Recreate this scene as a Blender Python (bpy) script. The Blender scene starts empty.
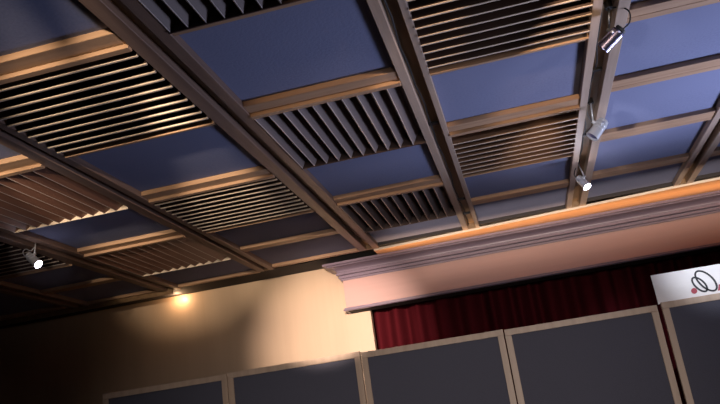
import bpy, bmesh, math, random
from mathutils import Vector, Matrix
random.seed(7)
C = bpy.context.scene.collection
H = 2.0            # ceiling height above the eye, metres; layout below is in units of H
EYE = 1.6          # eye height above the floor

def W(x, y, z):    # layout units -> metres
    return Vector((x * H, y * H, z * H + EYE))

# ------------------------------------------------------------------ materials
def nodes(name):
    m = bpy.data.materials.new(name); m.use_nodes = True
    nt = m.node_tree; b = nt.nodes['Principled BSDF']
    return m, nt, b

def wood(name, c1, c2, axis='Y', rough=0.45, scale=9.0, spec=0.4):
    m, nt, b = nodes(name)
    tc = nt.nodes.new('ShaderNodeTexCoord'); mp = nt.nodes.new('ShaderNodeMapping')
    s = [scale * 2.2] * 3; s['XYZ'.index(axis)] = scale * 0.12
    mp.inputs['Scale'].default_value = s
    n = nt.nodes.new('ShaderNodeTexNoise'); n.inputs['Scale'].default_value = 1.0
    n.inputs['Detail'].default_value = 6; n.inputs['Roughness'].default_value = 0.6
    r = nt.nodes.new('ShaderNodeValToRGB')
    r.color_ramp.elements[0].position = 0.3; r.color_ramp.elements[0].color = (*c1, 1)
    r.color_ramp.elements[1].position = 0.72; r.color_ramp.elements[1].color = (*c2, 1)
    bp = nt.nodes.new('ShaderNodeBump'); bp.inputs['Strength'].default_value = 0.08
    L = nt.links.new
    L(tc.outputs['Object'], mp.inputs['Vector']); L(mp.outputs['Vector'], n.inputs['Vector'])
    L(n.outputs['Fac'], r.inputs['Fac']); L(r.outputs['Color'], b.inputs['Base Color'])
    L(n.outputs['Fac'], bp.inputs['Height']); L(bp.outputs['Normal'], b.inputs['Normal'])
    b.inputs['Roughness'].default_value = rough; b.inputs['Specular IOR Level'].default_value = spec
    return m

def fabric(name, c, var=0.12, scale=60, rough=0.95, spec=0.1, sheen=0.0):
    m, nt, b = nodes(name)
    tc = nt.nodes.new('ShaderNodeTexCoord')
    n = nt.nodes.new('ShaderNodeTexNoise'); n.inputs['Scale'].default_value = scale; n.inputs['Detail'].default_value = 4
    n2 = nt.nodes.new('ShaderNodeTexNoise'); n2.inputs['Scale'].default_value = 1.1; n2.inputs['Detail'].default_value = 2
    mx = nt.nodes.new('ShaderNodeMath'); mx.operation = 'ADD'
    r = nt.nodes.new('ShaderNodeValToRGB')
    r.color_ramp.elements[0].position = 0.7; r.color_ramp.elements[0].color = (*[v * (1 - var) for v in c], 1)
    r.color_ramp.elements[1].position = 1.3; r.color_ramp.elements[1].color = (*[v * (1 + var) for v in c], 1)
    r.color_ramp.elements[1].position = 1.0
    L = nt.links.new
    L(tc.outputs['Object'], n.inputs['Vector']); L(tc.outputs['Object'], n2.inputs['Vector'])
    L(n.outputs['Fac'], mx.inputs[0]); L(n2.outputs['Fac'], mx.inputs[1])
    L(mx.outputs[0], r.inputs['Fac']); L(r.outputs['Color'], b.inputs['Base Color'])
    bp = nt.nodes.new('ShaderNodeBump'); bp.inputs['Strength'].default_value = 0.12; bp.inputs['Distance'].default_value = 0.01
    L(n.outputs['Fac'], bp.inputs['Height']); L(bp.outputs['Normal'], b.inputs['Normal'])
    b.inputs['Roughness'].default_value = rough; b.inputs['Specular IOR Level'].default_value = spec
    b.inputs['Sheen Weight'].default_value = sheen
    return m

def plain(name, c, rough=0.5, metal=0.0, emit=None, es=0.0, spec=0.5):
    m, nt, b = nodes(name)
    n = nt.nodes.new('ShaderNodeTexNoise'); n.inputs['Scale'].default_value = 40
    r = nt.nodes.new('ShaderNodeValToRGB')
    r.color_ramp.elements[0].color = (*[v * 0.93 for v in c], 1); r.color_ramp.elements[1].color = (*c, 1)
    nt.links.new(n.outputs['Fac'], r.inputs['Fac']); nt.links.new(r.outputs['Color'], b.inputs['Base Color'])
    b.inputs['Roughness'].default_value = rough; b.inputs['Metallic'].default_value = metal
    b.inputs['Specular IOR Level'].default_value = spec
    if emit:
        b.inputs['Emission Color'].default_value = (*emit, 1); b.inputs['Emission Strength'].default_value = es
    return m

M = {}
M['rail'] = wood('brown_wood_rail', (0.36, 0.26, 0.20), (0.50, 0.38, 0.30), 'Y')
M['rail_shade'] = wood('painted_shade_wood_rail', (0.17, 0.105, 0.08), (0.26, 0.17, 0.13), 'Y')  # same rail wood, the dimmer light of the left side put into its colour
M['batten'] = wood('brown_wood_batten', (0.38, 0.225, 0.135), (0.52, 0.33, 0.21), 'X')
M['slat_x'] = wood('slat_wood_painted_shade_cross', (0.045, 0.026, 0.022), (0.075, 0.045, 0.038), 'X')  # shade between the slats put into the wood colour
M['grey_board'] = wood('grey_backing_board', (0.20, 0.16, 0.155), (0.30, 0.245, 0.24), 'Y')
M['slat_mid'] = wood('slat_wood_painted_lit_cross', (0.20, 0.11, 0.07), (0.30, 0.18, 0.12), 'X')  # lighter copy of the cross slats, warm light put into the colour
M['lit_edge_x'] = wood('slat_edge_painted_lit_cross', (0.62, 0.50, 0.40), (0.78, 0.66, 0.54), 'X')  # pale stand-in for wood that catches light: slat edges, end boards, border strip
M['lit_edge_y'] = wood('slat_edge_painted_lit_long', (0.52, 0.43, 0.39), (0.64, 0.54, 0.49), 'Y')  # light caught along the lengthwise slat edges, put into the colour
M['end_x'] = wood('louver_end_board', (0.34, 0.22, 0.15), (0.48, 0.32, 0.23), 'X')
M['slat_y'] = wood('slat_wood_long', (0.15, 0.115, 0.11), (0.22, 0.175, 0.165), 'Y')
M['slat_red'] = wood('slat_wood_red', (0.16, 0.075, 0.05), (0.24, 0.115, 0.08), 'Y')
M['groove'] = wood('dark_groove_board', (0.17, 0.10, 0.05), (0.27, 0.17, 0.09), 'Y')
M['void'] = fabric('painted_shade_backing', (0.012, 0.008, 0.011))  # near-black: the darkness inside the louvers put into the backing colour
M['blue'] = fabric('blue_acoustic_cloth', (0.195, 0.21, 0.325), 0.06)
M['slab'] = plain('dark_ceiling_slab', (0.03, 0.025, 0.025), 0.9)
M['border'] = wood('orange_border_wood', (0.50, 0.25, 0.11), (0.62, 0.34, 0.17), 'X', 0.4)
M['wall'] = wood('golden_panelled_wall', (0.53, 0.38, 0.26), (0.58, 0.425, 0.295), 'Z', 0.38, 2.5)
M['sidewall'] = plain('dark_brown_side_wall', (0.07, 0.045, 0.035), 0.8)
M['header'] = wood('pinkish_header_wood', (0.44, 0.265, 0.235), (0.52, 0.32, 0.285), 'X', 0.5, 2.0)
M['mould'] = wood('light_tinted_moulding_wood', (0.165, 0.125, 0.165), (0.23, 0.175, 0.225), 'X', 0.35, 5.0)  # purplish light on the cornice put into the wood colour
M['curtain'] = fabric('crimson_velvet', (0.058, 0.005, 0.008), 0.25, 90, 0.9, 0.05, 0.0)
M['floor'] = wood('floor_boards', (0.10, 0.06, 0.04), (0.16, 0.10, 0.06), 'Y', 0.5, 5)
M['pframe'] = wood('pale_oak_frame', (0.42, 0.30, 0.215), (0.55, 0.41, 0.30), 'Z', 0.45, 6)
M['pcloth'] = fabric('charcoal_felt', (0.084, 0.083, 0.106), 0.06, 120)
M['chrome'] = plain('chrome', (0.80, 0.80, 0.84), 0.28, 0.55)
M['dchrome'] = plain('dark_chrome', (0.36, 0.34, 0.50), 0.26, 1.0)
M['black'] = plain('black_plastic', (0.012, 0.012, 0.014), 0.45)
M['bulb'] = plain('lit_bulb', (1, 1, 1), 0.3, 0, (0.86, 0.82, 1.0), 30)
M['glass'] = plain('lamp_lens', (0.25, 0.25, 0.5), 0.1, 0.6)
M['sign'] = plain('white_sign_board', (0.80, 0.78, 0.78), 0.45)
M['ink'] = plain('black_ink', (0.012, 0.012, 0.02), 0.6)
M['redink'] = plain('red_ink', (0.42, 0.05, 0.08), 0.6)
M['iron'] = plain('grey_steel', (0.25, 0.25, 0.26), 0.4, 1.0)

# ------------------------------------------------------------------ mesh helpers
def box(bm, a, b, bev=0.0):
    a = Vector(a); b = Vector(b); c = (a + b) / 2; s = b - a
    r = bmesh.ops.create_cube(bm, size=1.0, matrix=Matrix.Translation(c) @ Matrix.Diagonal((*[abs(v) for v in s], 1)))
    if bev:
        es = list({e for v in r['verts'] for e in v.link_edges})
        bmesh.ops.bevel(bm, geom=es, offset=bev, segments=1, affect='EDGES')

def tube(bm, pts, rad, seg=10, cap=True):
    """tube through points; rad a number or one per point"""
    pts = [Vector(p) for p in pts]; n = len(pts)
    rads = rad if isinstance(rad, (list, tuple)) else [rad] * n
    rings = []; up = None
    for i, p in enumerate(pts):
        t = (pts[min(i + 1, n - 1)] - pts[max(i - 1, 0)])
        if t.length < 1e-9: t = pts[n - 1] - pts[0]
        t.normalize()
        if up is None:
            up = t.orthogonal().normalized()
        up = (up - t * up.dot(t)); up = up.normalized() if up.length > 1e-6 else t.orthogonal().normalized()
        s = t.cross(up)
        rings.append([bm.verts.new(p + (up * math.cos(2 * math.pi * k / seg) + s * math.sin(2 * math.pi * k / seg)) * rads[i]) for k in range(seg)])
    for i in range(n - 1):
        for k in range(seg):
            bm.faces.new((rings[i][k], rings[i][(k + 1) % seg], rings[i + 1][(k + 1) % seg], rings[i + 1][k]))
    if cap:
        bm.faces.new(rings[0][::-1]); bm.faces.new(rings[-1])

def smooth_path(pts, n=8):
    pts = [Vector(p) for p in pts]; out = []
    P = [pts[0]] + pts + [pts[-1]]
    for i in range(1, len(P) - 2):
        for k in range(n):
            t = k / n; a, b, c, d = P[i - 1], P[i], P[i + 1], P[i + 2]
            out.append(0.5 * ((2 * b) + (c - a) * t + (2 * a - 5 * b + 4 * c - d) * t * t + (3 * b - a - 3 * c + d) * t ** 3))
    out.append(pts[-1]); return out

def obj(name, bm, mat, parent=None, smooth=False):
    bmesh.ops.recalc_face_normals(bm, faces=bm.faces)
    me = bpy.data.meshes.new(name); bm.to_mesh(me); bm.free()
    o = bpy.data.objects.new(name, me); C.objects.link(o)
    me.materials.append(mat)
    if smooth:
        for f in me.polygons: f.use_smooth = True
    if parent: o.parent = parent
    return o

def bx(name, a, b, mat, parent=None, bev=0.0):
    bm = bmesh.new(); box(bm, a, b, bev); return obj(name, bm, mat, parent)

def thing(name, label, cat, loc=(0, 0, 0), group=None):
    o = bpy.data.objects.new(name, None); C.objects.link(o); o.location = loc
    o.empty_display_size = 0.1
    o['label'] = label; o['category'] = cat; o['kind'] = 'thing'
    if group: o['group'] = group
    return o

def struct(o):
    o['kind'] = 'structure'; return o

def dup(o, parent, loc):
    c = o.copy(); C.objects.link(c); c.parent = parent; c.location = loc; return c

# ------------------------------------------------------------------ room shell
def sbox(name, a, b, mat):
    return struct(bx(name, W(*a), W(*b), mat))
FZ = -EYE / H
XL, XR, YB, YF = -4.2, 4.2, -3.0, 5.6
sbox('floor', (XL, YB, FZ - .05), (XR, YF, FZ), M['floor'])
sbox('ceiling', (XL, YB, 1.17), (XR, YF, 1.22), M['slab'])
sbox('wall_left', (XL - .05, YB, FZ), (XL, YF, 1.17), M['sidewall'])
sbox('wall_right', (XR, YB, FZ), (XR + .05, YF, 1.17), M['sidewall'])
sbox('wall_rear', (XL, YB - .05, FZ), (XR, YB, 1.17), M['sidewall'])
# stage wall: one mesh with the curtain opening cut out of it
sbox('wall_stage', (XL, 4.35, FZ), (-0.868, 4.40, 1.17), M['wall'])
sbox('wall_lintel', (-0.868, 4.35, 0.88), (2.4, 4.40, 1.17), M['wall'])
sbox('wall_stage_right', (2.4, 4.35, FZ), (XR, 4.40, 1.17), M['wall'])
sbox('wall_backstage', (XL, 5.5, FZ), (XR, 5.6, 1.17), M['sidewall'])
# soffit strip between the coffers and the stage wall
sbox('trim_1', (-3.6, 4.115, 1.024), (-0.74, 4.349, 1.05), M['slab'])
# lower border board at the left end of the coffers
sbox('trim_2', (-3.6, 4.098, 0.987), (-2.022, 4.114, 1.05), M['groove'])

# ------------------------------------------------------------------ ceiling beams (twin rails with a sunk board)
beams = [   # rail outer left, groove left, groove right, rail outer right, label
    (-3.33, -3.29, -3.25, -3.215, 'dark wooden twin-rail ceiling beam furthest to the left, deep in shadow', 4.11),
    (-2.70, -2.66, -2.62, -2.585, 'dark wooden twin-rail ceiling beam at far left, second from the shadowed end', 4.16),
    (-2.10, -2.052, -2.005, -1.97, 'dark brown twin-rail ceiling beam with the lit spotlight hanging at far left', 4.115),
    (-1.447, -1.405, -1.375, -1.345, 'brown twin-rail ceiling beam between the reddish louvers and white-lit louvers', 4.06),
    (-0.816, -0.772, -0.735, -0.70, 'brown twin-rail ceiling beam running to the left end of the stage cornice', 4.025),
    (-0.214, -0.184, -0.142, -0.122, 'grey-brown twin-rail ceiling beam carrying a black cable without spotlights', 3.995),
    (0.347, 0.374, 0.416, 0.45, 'grey-brown twin-rail ceiling beam carrying the three chrome spotlights', 3.95),
    (0.889, 0.918, 0.952, 0.986, 'grey-brown twin-rail ceiling beam at right edge, between plain blue panels', 3.905),
    (1.44, 1.47, 1.505, 1.54, 'grey-brown twin-rail ceiling beam furthest to the right', 3.895)]
Y0 = 0.35
for a, b, c, d, lab, ye in beams:
    t = thing('ceiling_beam', lab, 'beam', W((a + d) / 2, Y0, 1.05))
    cx = (a + d) / 2 * H; rm = M['rail_shade'] if d < -.6 else M['rail']  # left beams take the copy painted as shaded
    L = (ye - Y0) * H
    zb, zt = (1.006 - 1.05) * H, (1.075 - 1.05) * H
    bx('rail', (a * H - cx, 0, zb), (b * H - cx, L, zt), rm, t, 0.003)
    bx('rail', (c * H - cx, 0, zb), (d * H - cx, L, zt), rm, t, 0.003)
    bm = bmesh.new()      # sunk board with a short stop block at the stage end
    x0_, x1_, z0_ = b * H - cx + .001, c * H - cx - .001, (1.036 - 1.05) * H
    v = [[bm.verts.new((x, y, z)) for y, z in ((0, z0_), (L - .03, z0_), (L - .03, zb + .002), (L - .001, zb + .002), (L - .001, zt), (0, zt))] for x in (x0_, x1_)]
    bm.faces.new(v[0]); bm.faces.new(v[1][::-1])
    for k in range(6): bm.faces.new((v[0][k], v[0][(k + 1) % 6], v[1][(k + 1) % 6], v[1][k]))
    obj('groove_board', bm, M['groove'], t)
RL = [b[0] for b in beams]; RR = [b[3] for b in beams]
colx = {k - 3: (RR[k], RL[k + 1]) for k in range(8)}      # inner span of every column, column -3 .. 4

# ------------------------------------------------------------------ coffers
def panel(col, y0, y1, label, wn=0.03, wf=0.055, zf=1.012, cloth='blue', white=False):
    x0, x1 = colx[col]; cx, cy = (x0 + x1) / 2, (y0 + y1) / 2
    t = thing('ceiling_coffer', label, 'ceiling panel', W(cx, cy, 1.03), 'blue cloth panels of the coffered ceiling')
    hx = (x1 - x0) / 2 * H - 0.001; hy = (y1 - y0) / 2 * H - 0.001
    z0, z1 = (zf - 1.03) * H, 0.028 * H
    bx('frame_board', (-hx, -hy, z0), (hx, -hy + wn * H, z1), M['batten'], t, .003)
    bx('frame_board', (-hx, hy - wf * H, z0), (hx, hy, z1), M['slab' if wf == .012 else 'batten'], t, .003)  # cornice row: shade of the recess wall painted as a near-black board
    bx('cloth_panel', (-hx, -hy + wn * H, 0), (hx, hy - wf * H, 0.008 * H), M[cloth], t)
    return t

def make_slat(a, b, nose, mat, edge, parent):
    """slat board with a bottom edge painted pale as if lit"""
    bm = bmesh.new()
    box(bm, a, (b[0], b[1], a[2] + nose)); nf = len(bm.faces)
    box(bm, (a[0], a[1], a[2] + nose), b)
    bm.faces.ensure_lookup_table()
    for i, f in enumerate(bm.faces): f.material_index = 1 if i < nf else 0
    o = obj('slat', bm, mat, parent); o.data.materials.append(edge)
    return o

def louver(col, y0, y1, label, along, n=10, first=0.028, mat=None, lz=1.0, deep=0.062, nose=.006, edge='lit_edge_x', end='slat_x', back='void', tilt=0):
    x0, x1 = colx[col]; cx, cy = (x0 + x1) / 2, (y0 + y1) / 2
    t = thing('ceiling_louver', label, 'ceiling louver', W(cx, cy, 1.06), 'slatted louver boxes of the coffered ceiling')
    hx = (x1 - x0) / 2 * H - 0.001; hy = (y1 - y0) / 2 * H - 0.001
    if along == 'y': deep = .054 if back == 'grey_board' else .12
    z0 = (lz - 1.06) * H; z1 = z0 + deep * H
    th = 0.012
    bm = bmesh.new(); box(bm, (-hx, -hy, z0), (hx, -hy + 0.022 * H, z1 + .02), .002)
    obj('front_board', bm, M['batten'], t)
    bm = bmesh.new(); box(bm, (-hx, hy - th, z0), (hx, hy, z1 + .02), .002)
    obj('end_board', bm, M['batten'] if along == 'x' else M[end], t)  # lengthwise louvers: pale ends painted as lit, near-black ones as shaded
    bx('dark_backing', (-hx, -hy + 0.022 * H, z1), (hx, hy - th, z1 + .01), M[back], t)
    mat = mat or M['slat_x' if along == 'x' else 'slat_y']
    if along == 'x':
        ya = -hy + 0.022 * H + first * H; step = (hy - ya) / (n - 1 + 0.999)
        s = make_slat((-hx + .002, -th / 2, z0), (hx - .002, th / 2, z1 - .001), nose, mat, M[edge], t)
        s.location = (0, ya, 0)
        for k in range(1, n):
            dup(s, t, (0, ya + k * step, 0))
    elif tilt:
        step = 2 * hx / n          # overlapping boards leaning over to the right, clapboard fashion
        s = make_slat((-.0045, -hy + 0.022 * H + .001, 0), (.0045, hy - th - .001, .054 * H), .004, mat, M['lit_edge_y'], t)
        s.rotation_euler = (0, math.radians(tilt), 0); s.location = (-hx + .008, 0, z0 + .005)
        for k in range(1, n):
            dup(s, t, (-hx + .008 + k * step * .993, 0, z0 + .005))
    else:
        step = 2 * hx / n
        s = make_slat((-.0045, -hy + 0.022 * H + .001, z0 + .001), (.0045, hy - th - .001, z1 - .001), .004, mat, M['lit_edge_y'], t)
        s.location = (-hx + step, 0, 0)
        for k in range(2, n):
            dup(s, t, (-hx + k * step, 0, 0))
    return t

# column -3 (furthest left)
panel(-3, 2.6, 3.15, 'shadowed ceiling panel in the leftmost column, nearer of its two')
panel(-3, 3.15, 4.08, 'shadowed ceiling panel in the leftmost column, against the dark stage wall')
# column -2
panel(-2, 2.05, 2.585, 'shadowed ceiling panel just in front of the dim louver beside the lit left spotlight')
louver(-2, 2.585, 3.19, 'dim shadowed ceiling louver with cross slats behind the lit left spotlight', 'x')
panel(-2, 3.19, 3.645, 'black shadowed ceiling panel just below the lit left spotlight', wf=.03)
panel(-2, 3.645, 4.10, 'black shadowed ceiling panel at far left against the back wall', wf=.025)
# column -1
panel(-1, 1.45, 2.03, 'brightly lit pinkish ceiling panel at the left picture edge', cloth='blue')
louver(-1, 2.03, 2.587, 'reddish brown ceiling louver with lengthwise slats ending in brightly lit teeth', 'y', mat=M['slat_red'], end='lit_edge_x', tilt=62)
panel(-1, 2.587, 3.085, 'dark ceiling panel with a pale lit double batten at its end, beyond the bright-toothed louver')
louver(-1, 3.085, 3.645, 'dark brown ceiling louver with lengthwise slats and small teeth near the glowing wall patch', 'y', mat=M['slat_red'], end='lit_edge_x', tilt=62)
panel(-1, 3.645, 4.10, 'dark ceiling panel right above the glowing wall patch', wf=.03)
# column 0
panel(0, 0.96, 1.49, 'dark blue-grey ceiling panel in the top left corner of the ceiling view')
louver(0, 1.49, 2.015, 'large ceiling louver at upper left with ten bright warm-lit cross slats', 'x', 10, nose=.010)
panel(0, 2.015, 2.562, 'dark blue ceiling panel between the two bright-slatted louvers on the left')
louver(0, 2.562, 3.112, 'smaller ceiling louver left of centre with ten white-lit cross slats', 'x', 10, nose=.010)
panel(0, 3.112, 3.56, 'dark ceiling panel just beyond the white-lit slats left of centre', wf=.03)
panel(0, 3.56, 4.05, 'dark ceiling panel meeting the back wall beside the left cornice tip', wf=.03)
# column 1
louver(1, 0.93, 1.482, 'grey ceiling louver with lengthwise slats cut by the top picture edge', 'y', back='grey_board', tilt=30)
panel(1, 1.482, 2.024, 'largest blue ceiling panel, at top centre of the view')
louver(1, 2.024, 2.562, 'grey ceiling louver with lengthwise slats below the largest blue panel', 'y', back='grey_board', tilt=30)
panel(1, 2.562, 3.088, 'mid-sized blue ceiling panel in the centre between two lengthwise-slatted louvers')
louver(1, 3.088, 3.632, 'small grey ceiling louver with lengthwise slats nearest the cornice left end', 'y', back='grey_board', tilt=30)
panel(1, 3.632, 4.0, 'narrow grey-looking ceiling panel above the left part of the stage cornice', wf=.012)
# column 2
louver(2, 1.45, 2.022, 'dark ceiling louver with thin cross slats and a glowing orange end board, top right', 'x', 11, nose=.003)
panel(2, 2.022, 2.535, 'pale blue ceiling panel below the louver with the orange end board')
louver(2, 2.535, 3.06, 'ceiling louver with warm-lit cross slats beside the middle chrome spotlight', 'x', 8, .08, mat=M['slat_mid'], nose=.004)
panel(2, 3.06, 3.525, 'blue ceiling panel just beyond the warm-lit louver by the middle spotlight', wf=.045)
panel(2, 3.525, 3.96, 'grey-blue ceiling panel at the cornice left of the glowing spotlight', wf=.012)
# column 3
panel(3, 1.40, 1.975, 'blue ceiling panel cut by the top picture edge right of the dark spotlight', wf=.045)
panel(3, 1.975, 2.455, 'large blue ceiling panel right of the dark chrome spotlight')
panel(3, 2.455, 2.962, 'blue ceiling panel right of the bright silver middle spotlight', wf=.06)
panel(3, 2.962, 3.49, 'blue ceiling panel just above and right of the glowing spotlight', wf=.05)
panel(3, 3.49, 3.91, 'grey-blue ceiling panel at the cornice right of the glowing spotlight', wf=.012)
# column 4
panel(4, 2.455, 2.962, 'blue ceiling panel beyond the rightmost beam, furthest from the cornice')
panel(4, 2.962, 3.49, 'blue ceiling panel beyond the rightmost beam, second from the cornice', wf=.05)
panel(4, 3.49, 3.89, 'blue ceiling panel beyond the rightmost beam, against the cornice', wf=.012)

# border board between coffers and cornice
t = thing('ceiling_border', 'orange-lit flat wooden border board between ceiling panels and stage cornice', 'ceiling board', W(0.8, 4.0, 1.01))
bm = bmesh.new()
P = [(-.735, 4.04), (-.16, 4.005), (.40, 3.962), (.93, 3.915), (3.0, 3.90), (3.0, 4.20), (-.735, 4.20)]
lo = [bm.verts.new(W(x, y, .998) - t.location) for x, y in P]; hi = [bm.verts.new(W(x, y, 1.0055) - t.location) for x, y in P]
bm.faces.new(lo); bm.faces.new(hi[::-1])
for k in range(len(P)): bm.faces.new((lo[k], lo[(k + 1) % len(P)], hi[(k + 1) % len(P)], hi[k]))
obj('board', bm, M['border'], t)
bm = bmesh.new(); Q = P[:5]; e = .006
for (xa, ya), (xb, yb) in zip(Q, Q[1:]):
    v = [bm.verts.new(W(x, y, z) - t.location) for x, y, z in ((xa, ya - e, .998), (xb, yb - e, .998), (xb, yb - .0002, .998), (xa, ya - .0002, .998), (xa, ya - e, 1.0105), (xb, yb - e, 1.0105), (xb, yb - .0002, 1.0105), (xa, ya - .0002, 1.0105))]
    for f in ((0, 1, 2, 3), (7, 6, 5, 4), (0, 4, 5, 1), (2, 6, 7, 3), (1, 5, 6, 2), (3, 7, 4, 0)): bm.faces.new([v[i] for i in f])
bmesh.ops.remove_doubles(bm, verts=bm.verts, dist=1e-5)
obj('edge_strip', bm, M['lit_edge_x'], t)  # bright lit line of the border edge, painted as a pale strip

# ------------------------------------------------------------------ proscenium header
def sweep(profile, x0, x1, yw, miter=True):
    """profile (projection, z); runs along x, mitred back at the left end"""
    bm = bmesh.new(); A = []; B = []
    for pr, z in profile:
        A.append(bm.verts.new(W(x0 - pr if miter else x0, yw - pr, z))); B.append(bm.verts.new(W(x1, yw - pr, z)))
    n = len(profile)
    for i in range(n):
        j = (i + 1) % n
        bm.faces.new((A[i], A[j], B[j], B[i]))
    # return along the left side back to the wall
    Rr = []
    for pr, z in profile: Rr.append(bm.verts.new(W(x0 - pr, 4.35, z)))
    for i in range(n):
        j = (i + 1) % n
        bm.faces.new((A[i], Rr[i], Rr[j], A[j]))
    bm.faces.new(Rr); bm.faces.new(B[::-1])
    return bm
t = thing('stage_cornice', 'pinkish brown wooden stage header box with stepped mauve cornice above the red curtain', 'stage header', (0, 0, 0))
YW = 4.225; X0, X1 = -0.983, 2.6
bm = bmesh.new(); box(bm, W(X0, YW, .722), W(X1, 4.349, .995)); obj('header_board', bm, M['header'], t)
prof = [(-.01, .898), (.010, .898), (.010, .908), (.020, .911), (.020, .921), (.014, .923), (.014, .927), (.030, .930), (.030, .940), (.024, .942), (.024, .946)]
for k in range(9):
    a = k / 8 * math.pi / 2
    prof.append((.026 + .052 * (1 - math.cos(a)), .948 + .026 * math.sin(a)))
prof += [(.074, .977), (.074, .982), (.092, .984), (.092, .997), (-.01, .997)]
obj('cornice', sweep(prof, X0, X1, YW), M['mould'], t)
prof = [(-.005, .715), (.010, .715), (.016, .720), (.016, .724), (.010, .728), (.010, .732), (.004, .735), (-.005, .735)]
obj('lower_moulding', sweep(prof, X0, X1, YW), M['mould'], t)
bm = bmesh.new(); box(bm, W(X0 + .002, YW + .003, .7155), W(X1, 4.349, .7215)); obj('soffit', bm, M['slab'], t)

# ------------------------------------------------------------------ curtain
bm = bmesh.new(); nx, nz = 420, 10; rows = []
xa, xb = -1.05, 2.5
for j in range(nz + 1):
    z = FZ + (0.93 - FZ) * j / nz; row = []
    for i in range(nx + 1):
        u = i / nx; x = xa + (xb - xa) * u
        w = 0.040 * math.sin(x * 47 + 1.5 * math.sin(x * 7.1) + .5 * math.sin(z * 3)) + 0.007 * math.sin(x * 89 + 2 * math.sin(x * 11) + z * 2) + 0.012 * math.sin(x * 19 + z * .5)
        row.append(bm.verts.new(W(x, 4.50 + w, z)))
    rows.append(row)
for j in range(nz):
    for i in range(nx):
        bm.faces.new((rows[j][i], rows[j][i + 1], rows[j + 1][i + 1], rows[j + 1][i]))
cur = obj('stage_curtain', bm, M['curtain'], None, True)
cur['label'] = 'dark red pleated velvet curtain hanging under the stage header'; cur['category'] = 'curtain'

# ------------------------------------------------------------------ standing screens
DP = 3.125 * H
PW = 0.1955 * DP
labels = ['grey felt screen in pale wood frame, leftmost of the row, against the dark wall',
          'grey felt screen in pale wood frame below the brightest part of the golden wall',
          'grey felt screen in pale wood frame whose top corner meets the curtain left edge',
          'bluish grey felt screen in pale wood frame below the curtain, left of the white sign',
          'bluish grey felt screen in pale wood frame carrying the white sign',]
ztop = EYE + 0.1108 * DP
base0 = None
for k in range(5):
    xl = -0.6117 * DP + k * PW
    gap = 0.004 if k < 4 else 0.028
    t = thing('display_screen', labels[k], 'screen', (xl, DP, 0), 'framed felt screens in a row')
    w = PW - 0.006; fw = 0.052; x0 = 0.028 if k == 4 else 0.003
    zt = ztop + [0, 0.006, -0.006, -0.012, 0.0][k]
    d = 0.018
    bx('frame_rail', (x0, -d, zt - 0.05), (w, d, zt), M['pframe'], t, .002)
    bx('frame_rail', (x0, -d, 0.10), (w, d, 0.16), M['pframe'], t, .002)
    bx('frame_stile', (x0, -d, 0.10), (x0 + fw, d, zt - 0.0505), M['pframe'], t, .002)
    bx('frame_stile', (w - fw, -d, 0.10), (w, d, zt - 0.0505), M['pframe'], t, .002)
    bx('felt_board', (x0 + fw, -0.006, 0.16), (w - fw, 0.008, zt - 0.05), M['pcloth'], t)
    for fx in (0.12, w - 0.18):
        bm = bmesh.new(); box(bm, (fx, -0.22, 0), (fx + .06, 0.22, .03), .004); box(bm, (fx + .01, -.02, .03), (fx + .05, .02, .10))
        obj('foot', bm, M['iron'], t)

# ------------------------------------------------------------------ white sign behind / above the last screen
t = thing('white_sign', 'white sign board with looped black emblem and red dot above the right screen', 'sign', (1.079, DP + 0.022, EYE))
zs = lambda z: z
bm = bmesh.new(); SW = 1.9
prof = [(0.0, 0.686), (0.0, 0.70), (0.0, 0.79), (0.004, 0.83), (0.010, 0.87), (0.018, 0.925)]  # top leans back, a bend added to catch more light from above
fr = []; bk = []
for dy, z in prof:
    fr.append((bm.verts.new((0, dy, z)), bm.verts.new((SW, dy, z)))); bk.append((bm.verts.new((0, dy + .006, z)), bm.verts.new((SW, dy + .006, z))))
for i in range(len(prof) - 1):
    bm.faces.new((fr[i][0], fr[i][1], fr[i + 1][1], fr[i + 1][0])); bm.faces.new((bk[i][0], bk[i + 1][0], bk[i + 1][1], bk[i][1]))
    bm.faces.new((fr[i][0], fr[i + 1][0], bk[i + 1][0], bk[i][0])); bm.faces.new((fr[i][1], bk[i][1], bk[i + 1][1], fr[i + 1][1]))
bm.faces.new((fr[0][0], bk[0][0], bk[0][1], fr[0][1])); bm.faces.new((fr[-1][0], fr[-1][1], bk[-1][1], bk[-1][0]))
obj('board', bm, M['sign'], t)
def sy(z):
    for (d0, z0), (d1, z1) in zip(prof, prof[1:]):
        if z <= z1: return d0 + (d1 - d0) * max(0, (z - z0)) / (z1 - z0)
    return prof[-1][0]
def oval(cx, cz, ux, uz, vx, vz, r):
    n = 48; bm = bmesh.new(); rings = []
    for k in range(n):
        a = 2 * math.pi * k / n
        px, pz = cx + ux * math.cos(a) + vx * math.sin(a), cz + uz * math.cos(a) + vz * math.sin(a)
        tx, tz = -ux * math.sin(a) + vx * math.cos(a), -uz * math.sin(a) + vz * math.cos(a); l = math.hypot(tx, tz); nx_, nz_ = tz / l, -tx / l
        ring = []
        for s, dy in ((-r, -.0008), (-r, -.003), (r, -.003), (r, -.0008)):
            X, Z = px + nx_ * s, pz + nz_ * s; ring.append(bm.verts.new((X - 1.079, sy(Z) + dy, Z)))
        rings.append(ring)
    for k in range(n):
        A, B = rings[k], rings[(k + 1) % n]
        for i in range(4): bm.faces.new((A[i], A[(i + 1) % 4], B[(i + 1) % 4], B[i]))
    return bm
obj('emblem_large_loop', oval(1.4746, .8085, .052, -.082, .042, .030, .0072), M['ink'], t)
obj('emblem_small_loop', oval(1.4204, .788, .037, -.058, .029, .020, .0072), M['ink'], t)
bm = bmesh.new(); n = 28
vs = [bm.verts.new((1.3676 + .0225 * math.cos(6.2832 * k / n) - 1.079, -.003, .7445 + .0225 * math.sin(6.2832 * k / n))) for k in range(n)]
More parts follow.
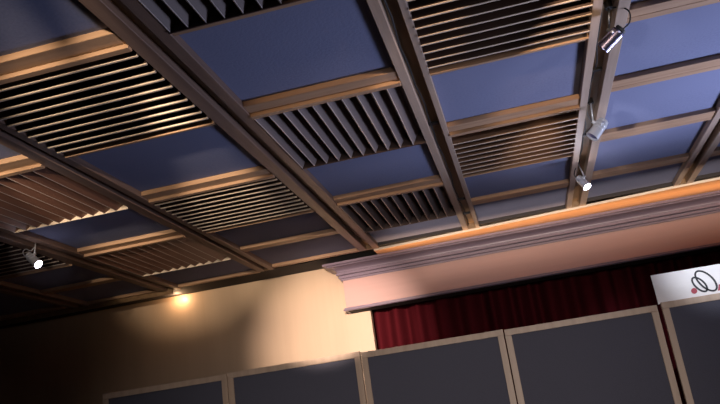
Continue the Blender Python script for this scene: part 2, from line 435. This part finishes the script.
bk_ = [bm.verts.new((v.co.x, -.0008, v.co.z)) for v in vs]
bm.faces.new(vs); bm.faces.new(bk_[::-1])
for k in range(n): bm.faces.new((vs[k], vs[(k + 1) % n], bk_[(k + 1) % n], bk_[k]))
obj('emblem_dot', bm, M['redink'], t)
for px_ in (.25, 1.2):
    bx('post', (px_, .0065, .25), (px_ + .03, .0225, .80), M['iron'], t, .001)
# first letter, only its left stroke inside the picture
bm = bmesh.new()
def stroke(bm, p):
    a = [bm.verts.new((x - 1.079, sy(z) - .003, z)) for x, z in p]; b = [bm.verts.new((x - 1.079, sy(z) - .0008, z)) for x, z in p]
    bm.faces.new(a); bm.faces.new(b[::-1])
    for k in range(len(p)): bm.faces.new((a[k], a[(k + 1) % len(p)], b[(k + 1) % len(p)], b[k]))
stroke(bm, [(1.538, .716), (1.572, .716), (1.632, .868), (1.606, .868)])
stroke(bm, [(1.661, .716), (1.695, .716), (1.633, .868), (1.606, .868)])
stroke(bm, [(1.585, .756), (1.655, .756), (1.648, .776), (1.592, .776)])
obj('red_letter', bm, M['redink'], t)

# ------------------------------------------------------------------ spotlights
def spotlight(label, mount, back, front, rad, mats, lit=False, loop=None, ribs=True, knob=True):
    mount, back, front = W(*mount), W(*back), W(*front)
    t = thing('spotlight', label, 'spotlight', mount, 'track spotlights under the ceiling')
    T = lambda p: Vector(p) - mount
    ax = (front - back).normalized(); L = (front - back).length
    side = ax.cross(Vector((0, 0, 1))).normalized(); up = side.cross(ax)
    hinge = back + ax * L * 0.28
    bm = bmesh.new(); tube(bm, [T(mount) + Vector((0, 0, .03)), T(mount) - Vector((0, 0, .012))], .022, 16); obj('mount', bm, M['black'], t)
    bm = bmesh.new(); tube(bm, [T(mount) - Vector((0, 0, .01)), T(hinge + up * (rad + .012))], .006, 10); obj('stem', bm, mats[1], t, True)
    bm = bmesh.new(); tube(bm, [T(hinge + up * (rad - .004)), T(hinge + up * (rad + .02))], .012, 12); obj('knuckle', bm, mats[1], t)
    # can: open reflector cylinder with lip
    bm = bmesh.new()
    pr = [(0.0, rad * .62), (0.06, rad * .94), (.12, rad), (.82, rad), (.83, rad * 1.05), (1.0, rad * 1.05), (1.0, rad * .92), (.86, rad * .84)]
    if ribs: pr = [(0.0, rad * .62), (0.06, rad * .90), (.12, rad * .9), (.14, rad), (.24, rad), (.26, rad * .9), (.32, rad * .9), (.34, rad), (.44, rad), (.46, rad * .9), (.52, rad * .9), (.54, rad)] + pr[3:]
    pts = [T(back + ax * L * a) for a, _ in pr]
    n = 28; rings = []
    for (a, r) in pr:
        c = T(back + ax * L * a)
        rings.append([bm.verts.new(c + (side * math.cos(6.28319 * k / n) + up * math.sin(6.28319 * k / n)) * r) for k in range(n)])
    for i in range(len(pr) - 1):
        for k in range(n): bm.faces.new((rings[i][k], rings[i][(k + 1) % n], rings[i + 1][(k + 1) % n], rings[i + 1][k]))
    bm.faces.new(rings[0])
    can = obj('lamp_can', bm, mats[0], t)
    bm = bmesh.new(); c = T(back + ax * L * (.90 if not lit else .97))
    # domed lens
    prev = None
    for rr, dz in ((rad * .9, 0), (rad * .7, .006), (rad * .4, .010), (rad * .1, .012)):
        ring = [bm.verts.new(c + ax * dz + (side * math.cos(6.28319 * k / n) + up * math.sin(6.28319 * k / n)) * rr) for k in range(n)]
        if prev:
            for k in range(n): bm.faces.new((prev[k], prev[(k + 1) % n], ring[(k + 1) % n], ring[k]))
        prev = ring
    bm.faces.new(prev); obj('lamp_lens', bm, M['bulb'] if lit else M['glass'], can, True)
    bm = bmesh.new(); tube(bm, [T(back) - ax * .016, T(back) - ax * .012, T(back), T(back + ax * L * .05)], [rad * .55, rad * .8, rad * .86, rad * .7], 20); obj('back_cap', bm, mats[2], t, False)
    if knob:
        bm = bmesh.new(); q = T(hinge) + side * (rad + .001); tube(bm, [q, q + side * .012, q + side * .012, q + side * .02], [.005, .005, .009, .008], 12); obj('knob', bm, M['chrome'], t, True)
        bm = bmesh.new(); q = T(hinge) - side * (rad + .001); tube(bm, [q, q - side * .012, q - side * .012, q - side * .02], [.005, .005, .009, .008], 12); obj('knob', bm, M['chrome'], t, True)
    if loop:
        bm = bmesh.new(); tube(bm, smooth_path([T(W(*p)) for p in loop]), .0042, 8); obj('cable', bm, mats[3], t, True)
    return t

spotlight('dark chrome cylinder spotlight at top right, uppermost of three on the beam', (.397, 1.90, 1.022), (.4138, 1.92, .9553), (.3613, 1.9407, .9227), .037,
          (M['dchrome'], M['iron'], M['black'], M['black']), loop=[(.404, 1.90, 1.015), (.428, 1.90, 1.012), (.446, 1.905, .995), (.443, 1.92, .972), (.424, 1.922, .958)], ribs=False)
spotlight('bright silver spotlight facing down, middle of three on the beam', (.390, 2.56, 1.022), (.4179, 2.58, .9458), (.368, 2.573, .8964), .044,
          (M['chrome'], M['chrome'], M['chrome'], M['iron']), loop=[(.380, 2.56, 1.018), (.372, 2.57, .985), (.385, 2.59, .962), (.414, 2.60, .957), (.418, 2.595, .948)])
spotlight('small spotlight with glowing white bulb, lowest of three near the cornice', (.378, 3.24, 1.03), (.366, 3.22, .945), (.388, 3.195, .893), .036,
          (M['chrome'], M['chrome'], M['chrome'], M['black']), lit=True, loop=[(.376, 3.26, 1.02), (.357, 3.25, .99), (.352, 3.24, .965), (.364, 3.222, .948)])
spotlight('lit silver spotlight hanging alone on a rod at far left', (-2.025, 2.80, 1.03), (-2.055, 2.795, .962), (-2.0, 2.785, .910), .038,
          (M['chrome'], M['chrome'], M['chrome'], M['chrome']), lit=True, loop=[(-2.03, 2.80, 1.0), (-2.05, 2.80, .985), (-2.075, 2.80, .998), (-2.09, 2.80, .985), (-2.078, 2.80, .965), (-2.057, 2.797, .958)])

# cables clipped in the grooves
def cable(label, x, y0, y1, z, clips, wob):
    t = thing('ceiling_cable', label, 'cable', W(x, y0, z), 'black cables along the ceiling beams')
    bm = bmesh.new(); pts = []
    n = 40
    for k in range(n + 1):
        y = y0 + (y1 - y0) * k / n
        pts.append(W(x + wob * math.sin(y * 9.0) * .5 + wob * .4 * math.sin(y * 23), y, z + .003 * math.sin(y * 17)) - t.location)
    tube(bm, pts, .006, 8); obj('wire', bm, M['black'], t, True)
    for y in clips:
        bx('clip', W(x - .012, y - .008, z - .005) - t.location, W(x + .028, y + .008, z + .004) - t.location, M['black'], t, .002)
cable('black cable clipped along the beam without spotlights', -0.176, 0.6, 3.96, 1.026, (2.45, 3.45, 3.72), .006)
cable('black cable clipped along the beam with three spotlights', 0.383, 0.6, 3.6, 1.026, (1.7, 2.30, 2.9, 3.5), .010)

# ------------------------------------------------------------------ lights
def look(o, target):
    o.rotation_euler = (Vector(target) - o.location).to_track_quat('-Z', 'Y').to_euler()
def spot(name, p, tgt, power, col, ang, blend=.6, rad=.03):
    l = bpy.data.lights.new(name, 'SPOT'); l.energy = power; l.color = col; l.spot_size = math.radians(ang); l.spot_blend = blend; l.shadow_soft_size = rad
    o = bpy.data.objects.new(name, l); C.objects.link(o); o.location = W(*p); look(o, W(*tgt)); return o
def area(name, p, tgt, power, col, sx, sy_):
    l = bpy.data.lights.new(name, 'AREA'); l.energy = power; l.color = col; l.shape = 'RECTANGLE'; l.size = sx; l.size_y = sy_
    o = bpy.data.objects.new(name, l); C.objects.link(o); o.location = W(*p); look(o, W(*tgt)); return o
def point(name, p, power, col, rad=.02):
    l = bpy.data.lights.new(name, 'POINT'); l.energy = power; l.color = col; l.shadow_soft_size = rad
    o = bpy.data.objects.new(name, l); C.objects.link(o); o.location = W(*p); return o
WARM = (1.0, .70, .44); WHITE = (1.0, .84, .68); COOL = (.63, .70, 1.0)
AMB = (1.0, .80, .58)
spot('warm_spot_left', (-.62, .25, .88), (-.92, 1.75, .975), 440, AMB, 12, 1.0)
spot('warm_spot_left', (-.62, .25, .88), (-1.18, 1.75, .975), 500, AMB, 12, 1.0)
spot('warm_spot_left', (-.72, .9, .87), (-1.08, 2.80, .995), 420, AMB, 13, .9)
spot('warm_spot_far_left', (-1.45, .9, .84), (-1.62, 2.0, 1.005), 260, AMB, 22, .5)
spot('warm_spot_far_left', (-1.50, 1.3, .86), (-1.70, 2.9, .995), 260, AMB, 15, 1.0)
spot('warm_spot_centre', (.15, .6, .93), (-.45, 2.03, .99), 110, WARM, 20, .6)
spot('warm_spot_centre', (.15, .9, .93), (-.45, 3.08, .99), 150, WARM, 16, .6)
spot('side_fill', (1.0, .9, .55), (-.45, 2.3, 1.0), 45, (1.0, .9, .92), 24, .8, .08)  # unseen fill added to brighten the lengthwise slats
spot('warm_spot_right', (.36, 1.3, .90), (.28, 2.02, 1.0), 110, WARM, 22, .8)
spot('warm_spot_right', (.30, 2.10, .72), (.19, 2.84, 1.0), 30, WARM, 20, 1.0)
spot('wall_spot', (-.60, 1.9, .65), (-1.05, 4.35, .56), 2000, (1.0, .79, .67), 29, 1.0, .05)
spot('cool_stage_light', (1.9, 2.95, -.45), (.74, 2.35, 1.0), 960, COOL, 72, 1.0, .6)
spot('screen_fill', (.3, -.8, .25), (-.35, 3.1, -.30), 900, (1.0, .90, .86), 50, 1.0, .4)  # unseen fill added from behind the camera to lift the felt screens
spot('sign_fill', (1.1, 1.2, .95), (.80, 3.14, .50), 620, (.88, .91, 1.0), 15, 1.0, .02)  # unseen fill added to whiten the sign
al = area('stage_uplight', (.6, 4.02, .62), (.6, 4.02, 1.0), 9, (1.0, .60, .30), 5.2, .06); al.data.spread = math.radians(46)
al = area('border_fill', (.75, 3.36, .83), (.75, 3.96, .995), 10, (1.0, .84, .70), 5.4, .05); al.data.spread = math.radians(44)  # unseen fill added to brighten the front edge of the border
spot('lamp_fill_left', (-1.3, 1.5, .55), (-2.03, 2.79, .95), 40, (1.0, .92, .95), 9, .6)
point('wall_glow_lamp', (-2.085, 4.29, 1.004), 4.2, (1.0, .62, .33), .02)
point('lamp_three_bulb', (.392, 3.185, .872), 3, (.95, .9, 1.0), .03)
point('lamp_four_bulb', (-1.99, 2.78, .893), .7, (.9, .85, 1.0), .03)
spot('lamp_fill', (-.2, .9, .45), (.385, 1.89, .92), 70, (.95, .95, 1.0), 8, .5, .05)
spot('lamp_fill', (1.0, .9, .6), (.385, 1.89, .92), 50, (.95, .95, 1.0), 8, .5, .05)
spot('lamp_fill', (-.2, 1.5, .5), (.385, 2.56, .92), 160, (.95, .95, 1.0), 8, .5, .05)
spot('lamp_fill', (-.2, 2.3, .5), (.37, 3.22, .93), 60, (.95, .95, 1.0), 8, .5, .05)

w = bpy.data.worlds.new('World'); bpy.context.scene.world = w; w.use_nodes = True
w.node_tree.nodes['Background'].inputs[0].default_value = (.01, .01, .015, 1)

# ------------------------------------------------------------------ camera
cam = bpy.data.cameras.new('camera'); co = bpy.data.objects.new('camera', cam); C.objects.link(co)
cam.sensor_width = 36; cam.lens = 736.944 / 720 * 36; cam.clip_start = .05
R = Matrix(((0.96419466, 0.22864937, -0.13434331), (0.19483079, -0.26706645, 0.94377777), (-0.1799156, 0.9361597, 0.30205198)))
co.matrix_world = Matrix.Translation((0, 0, EYE)) @ Matrix((R[0], R[1], -R[2])).transposed().to_4x4()
sc = bpy.context.scene; sc.camera = co
sc.view_settings.view_transform = 'Standard'
sc.view_settings.look = 'None'
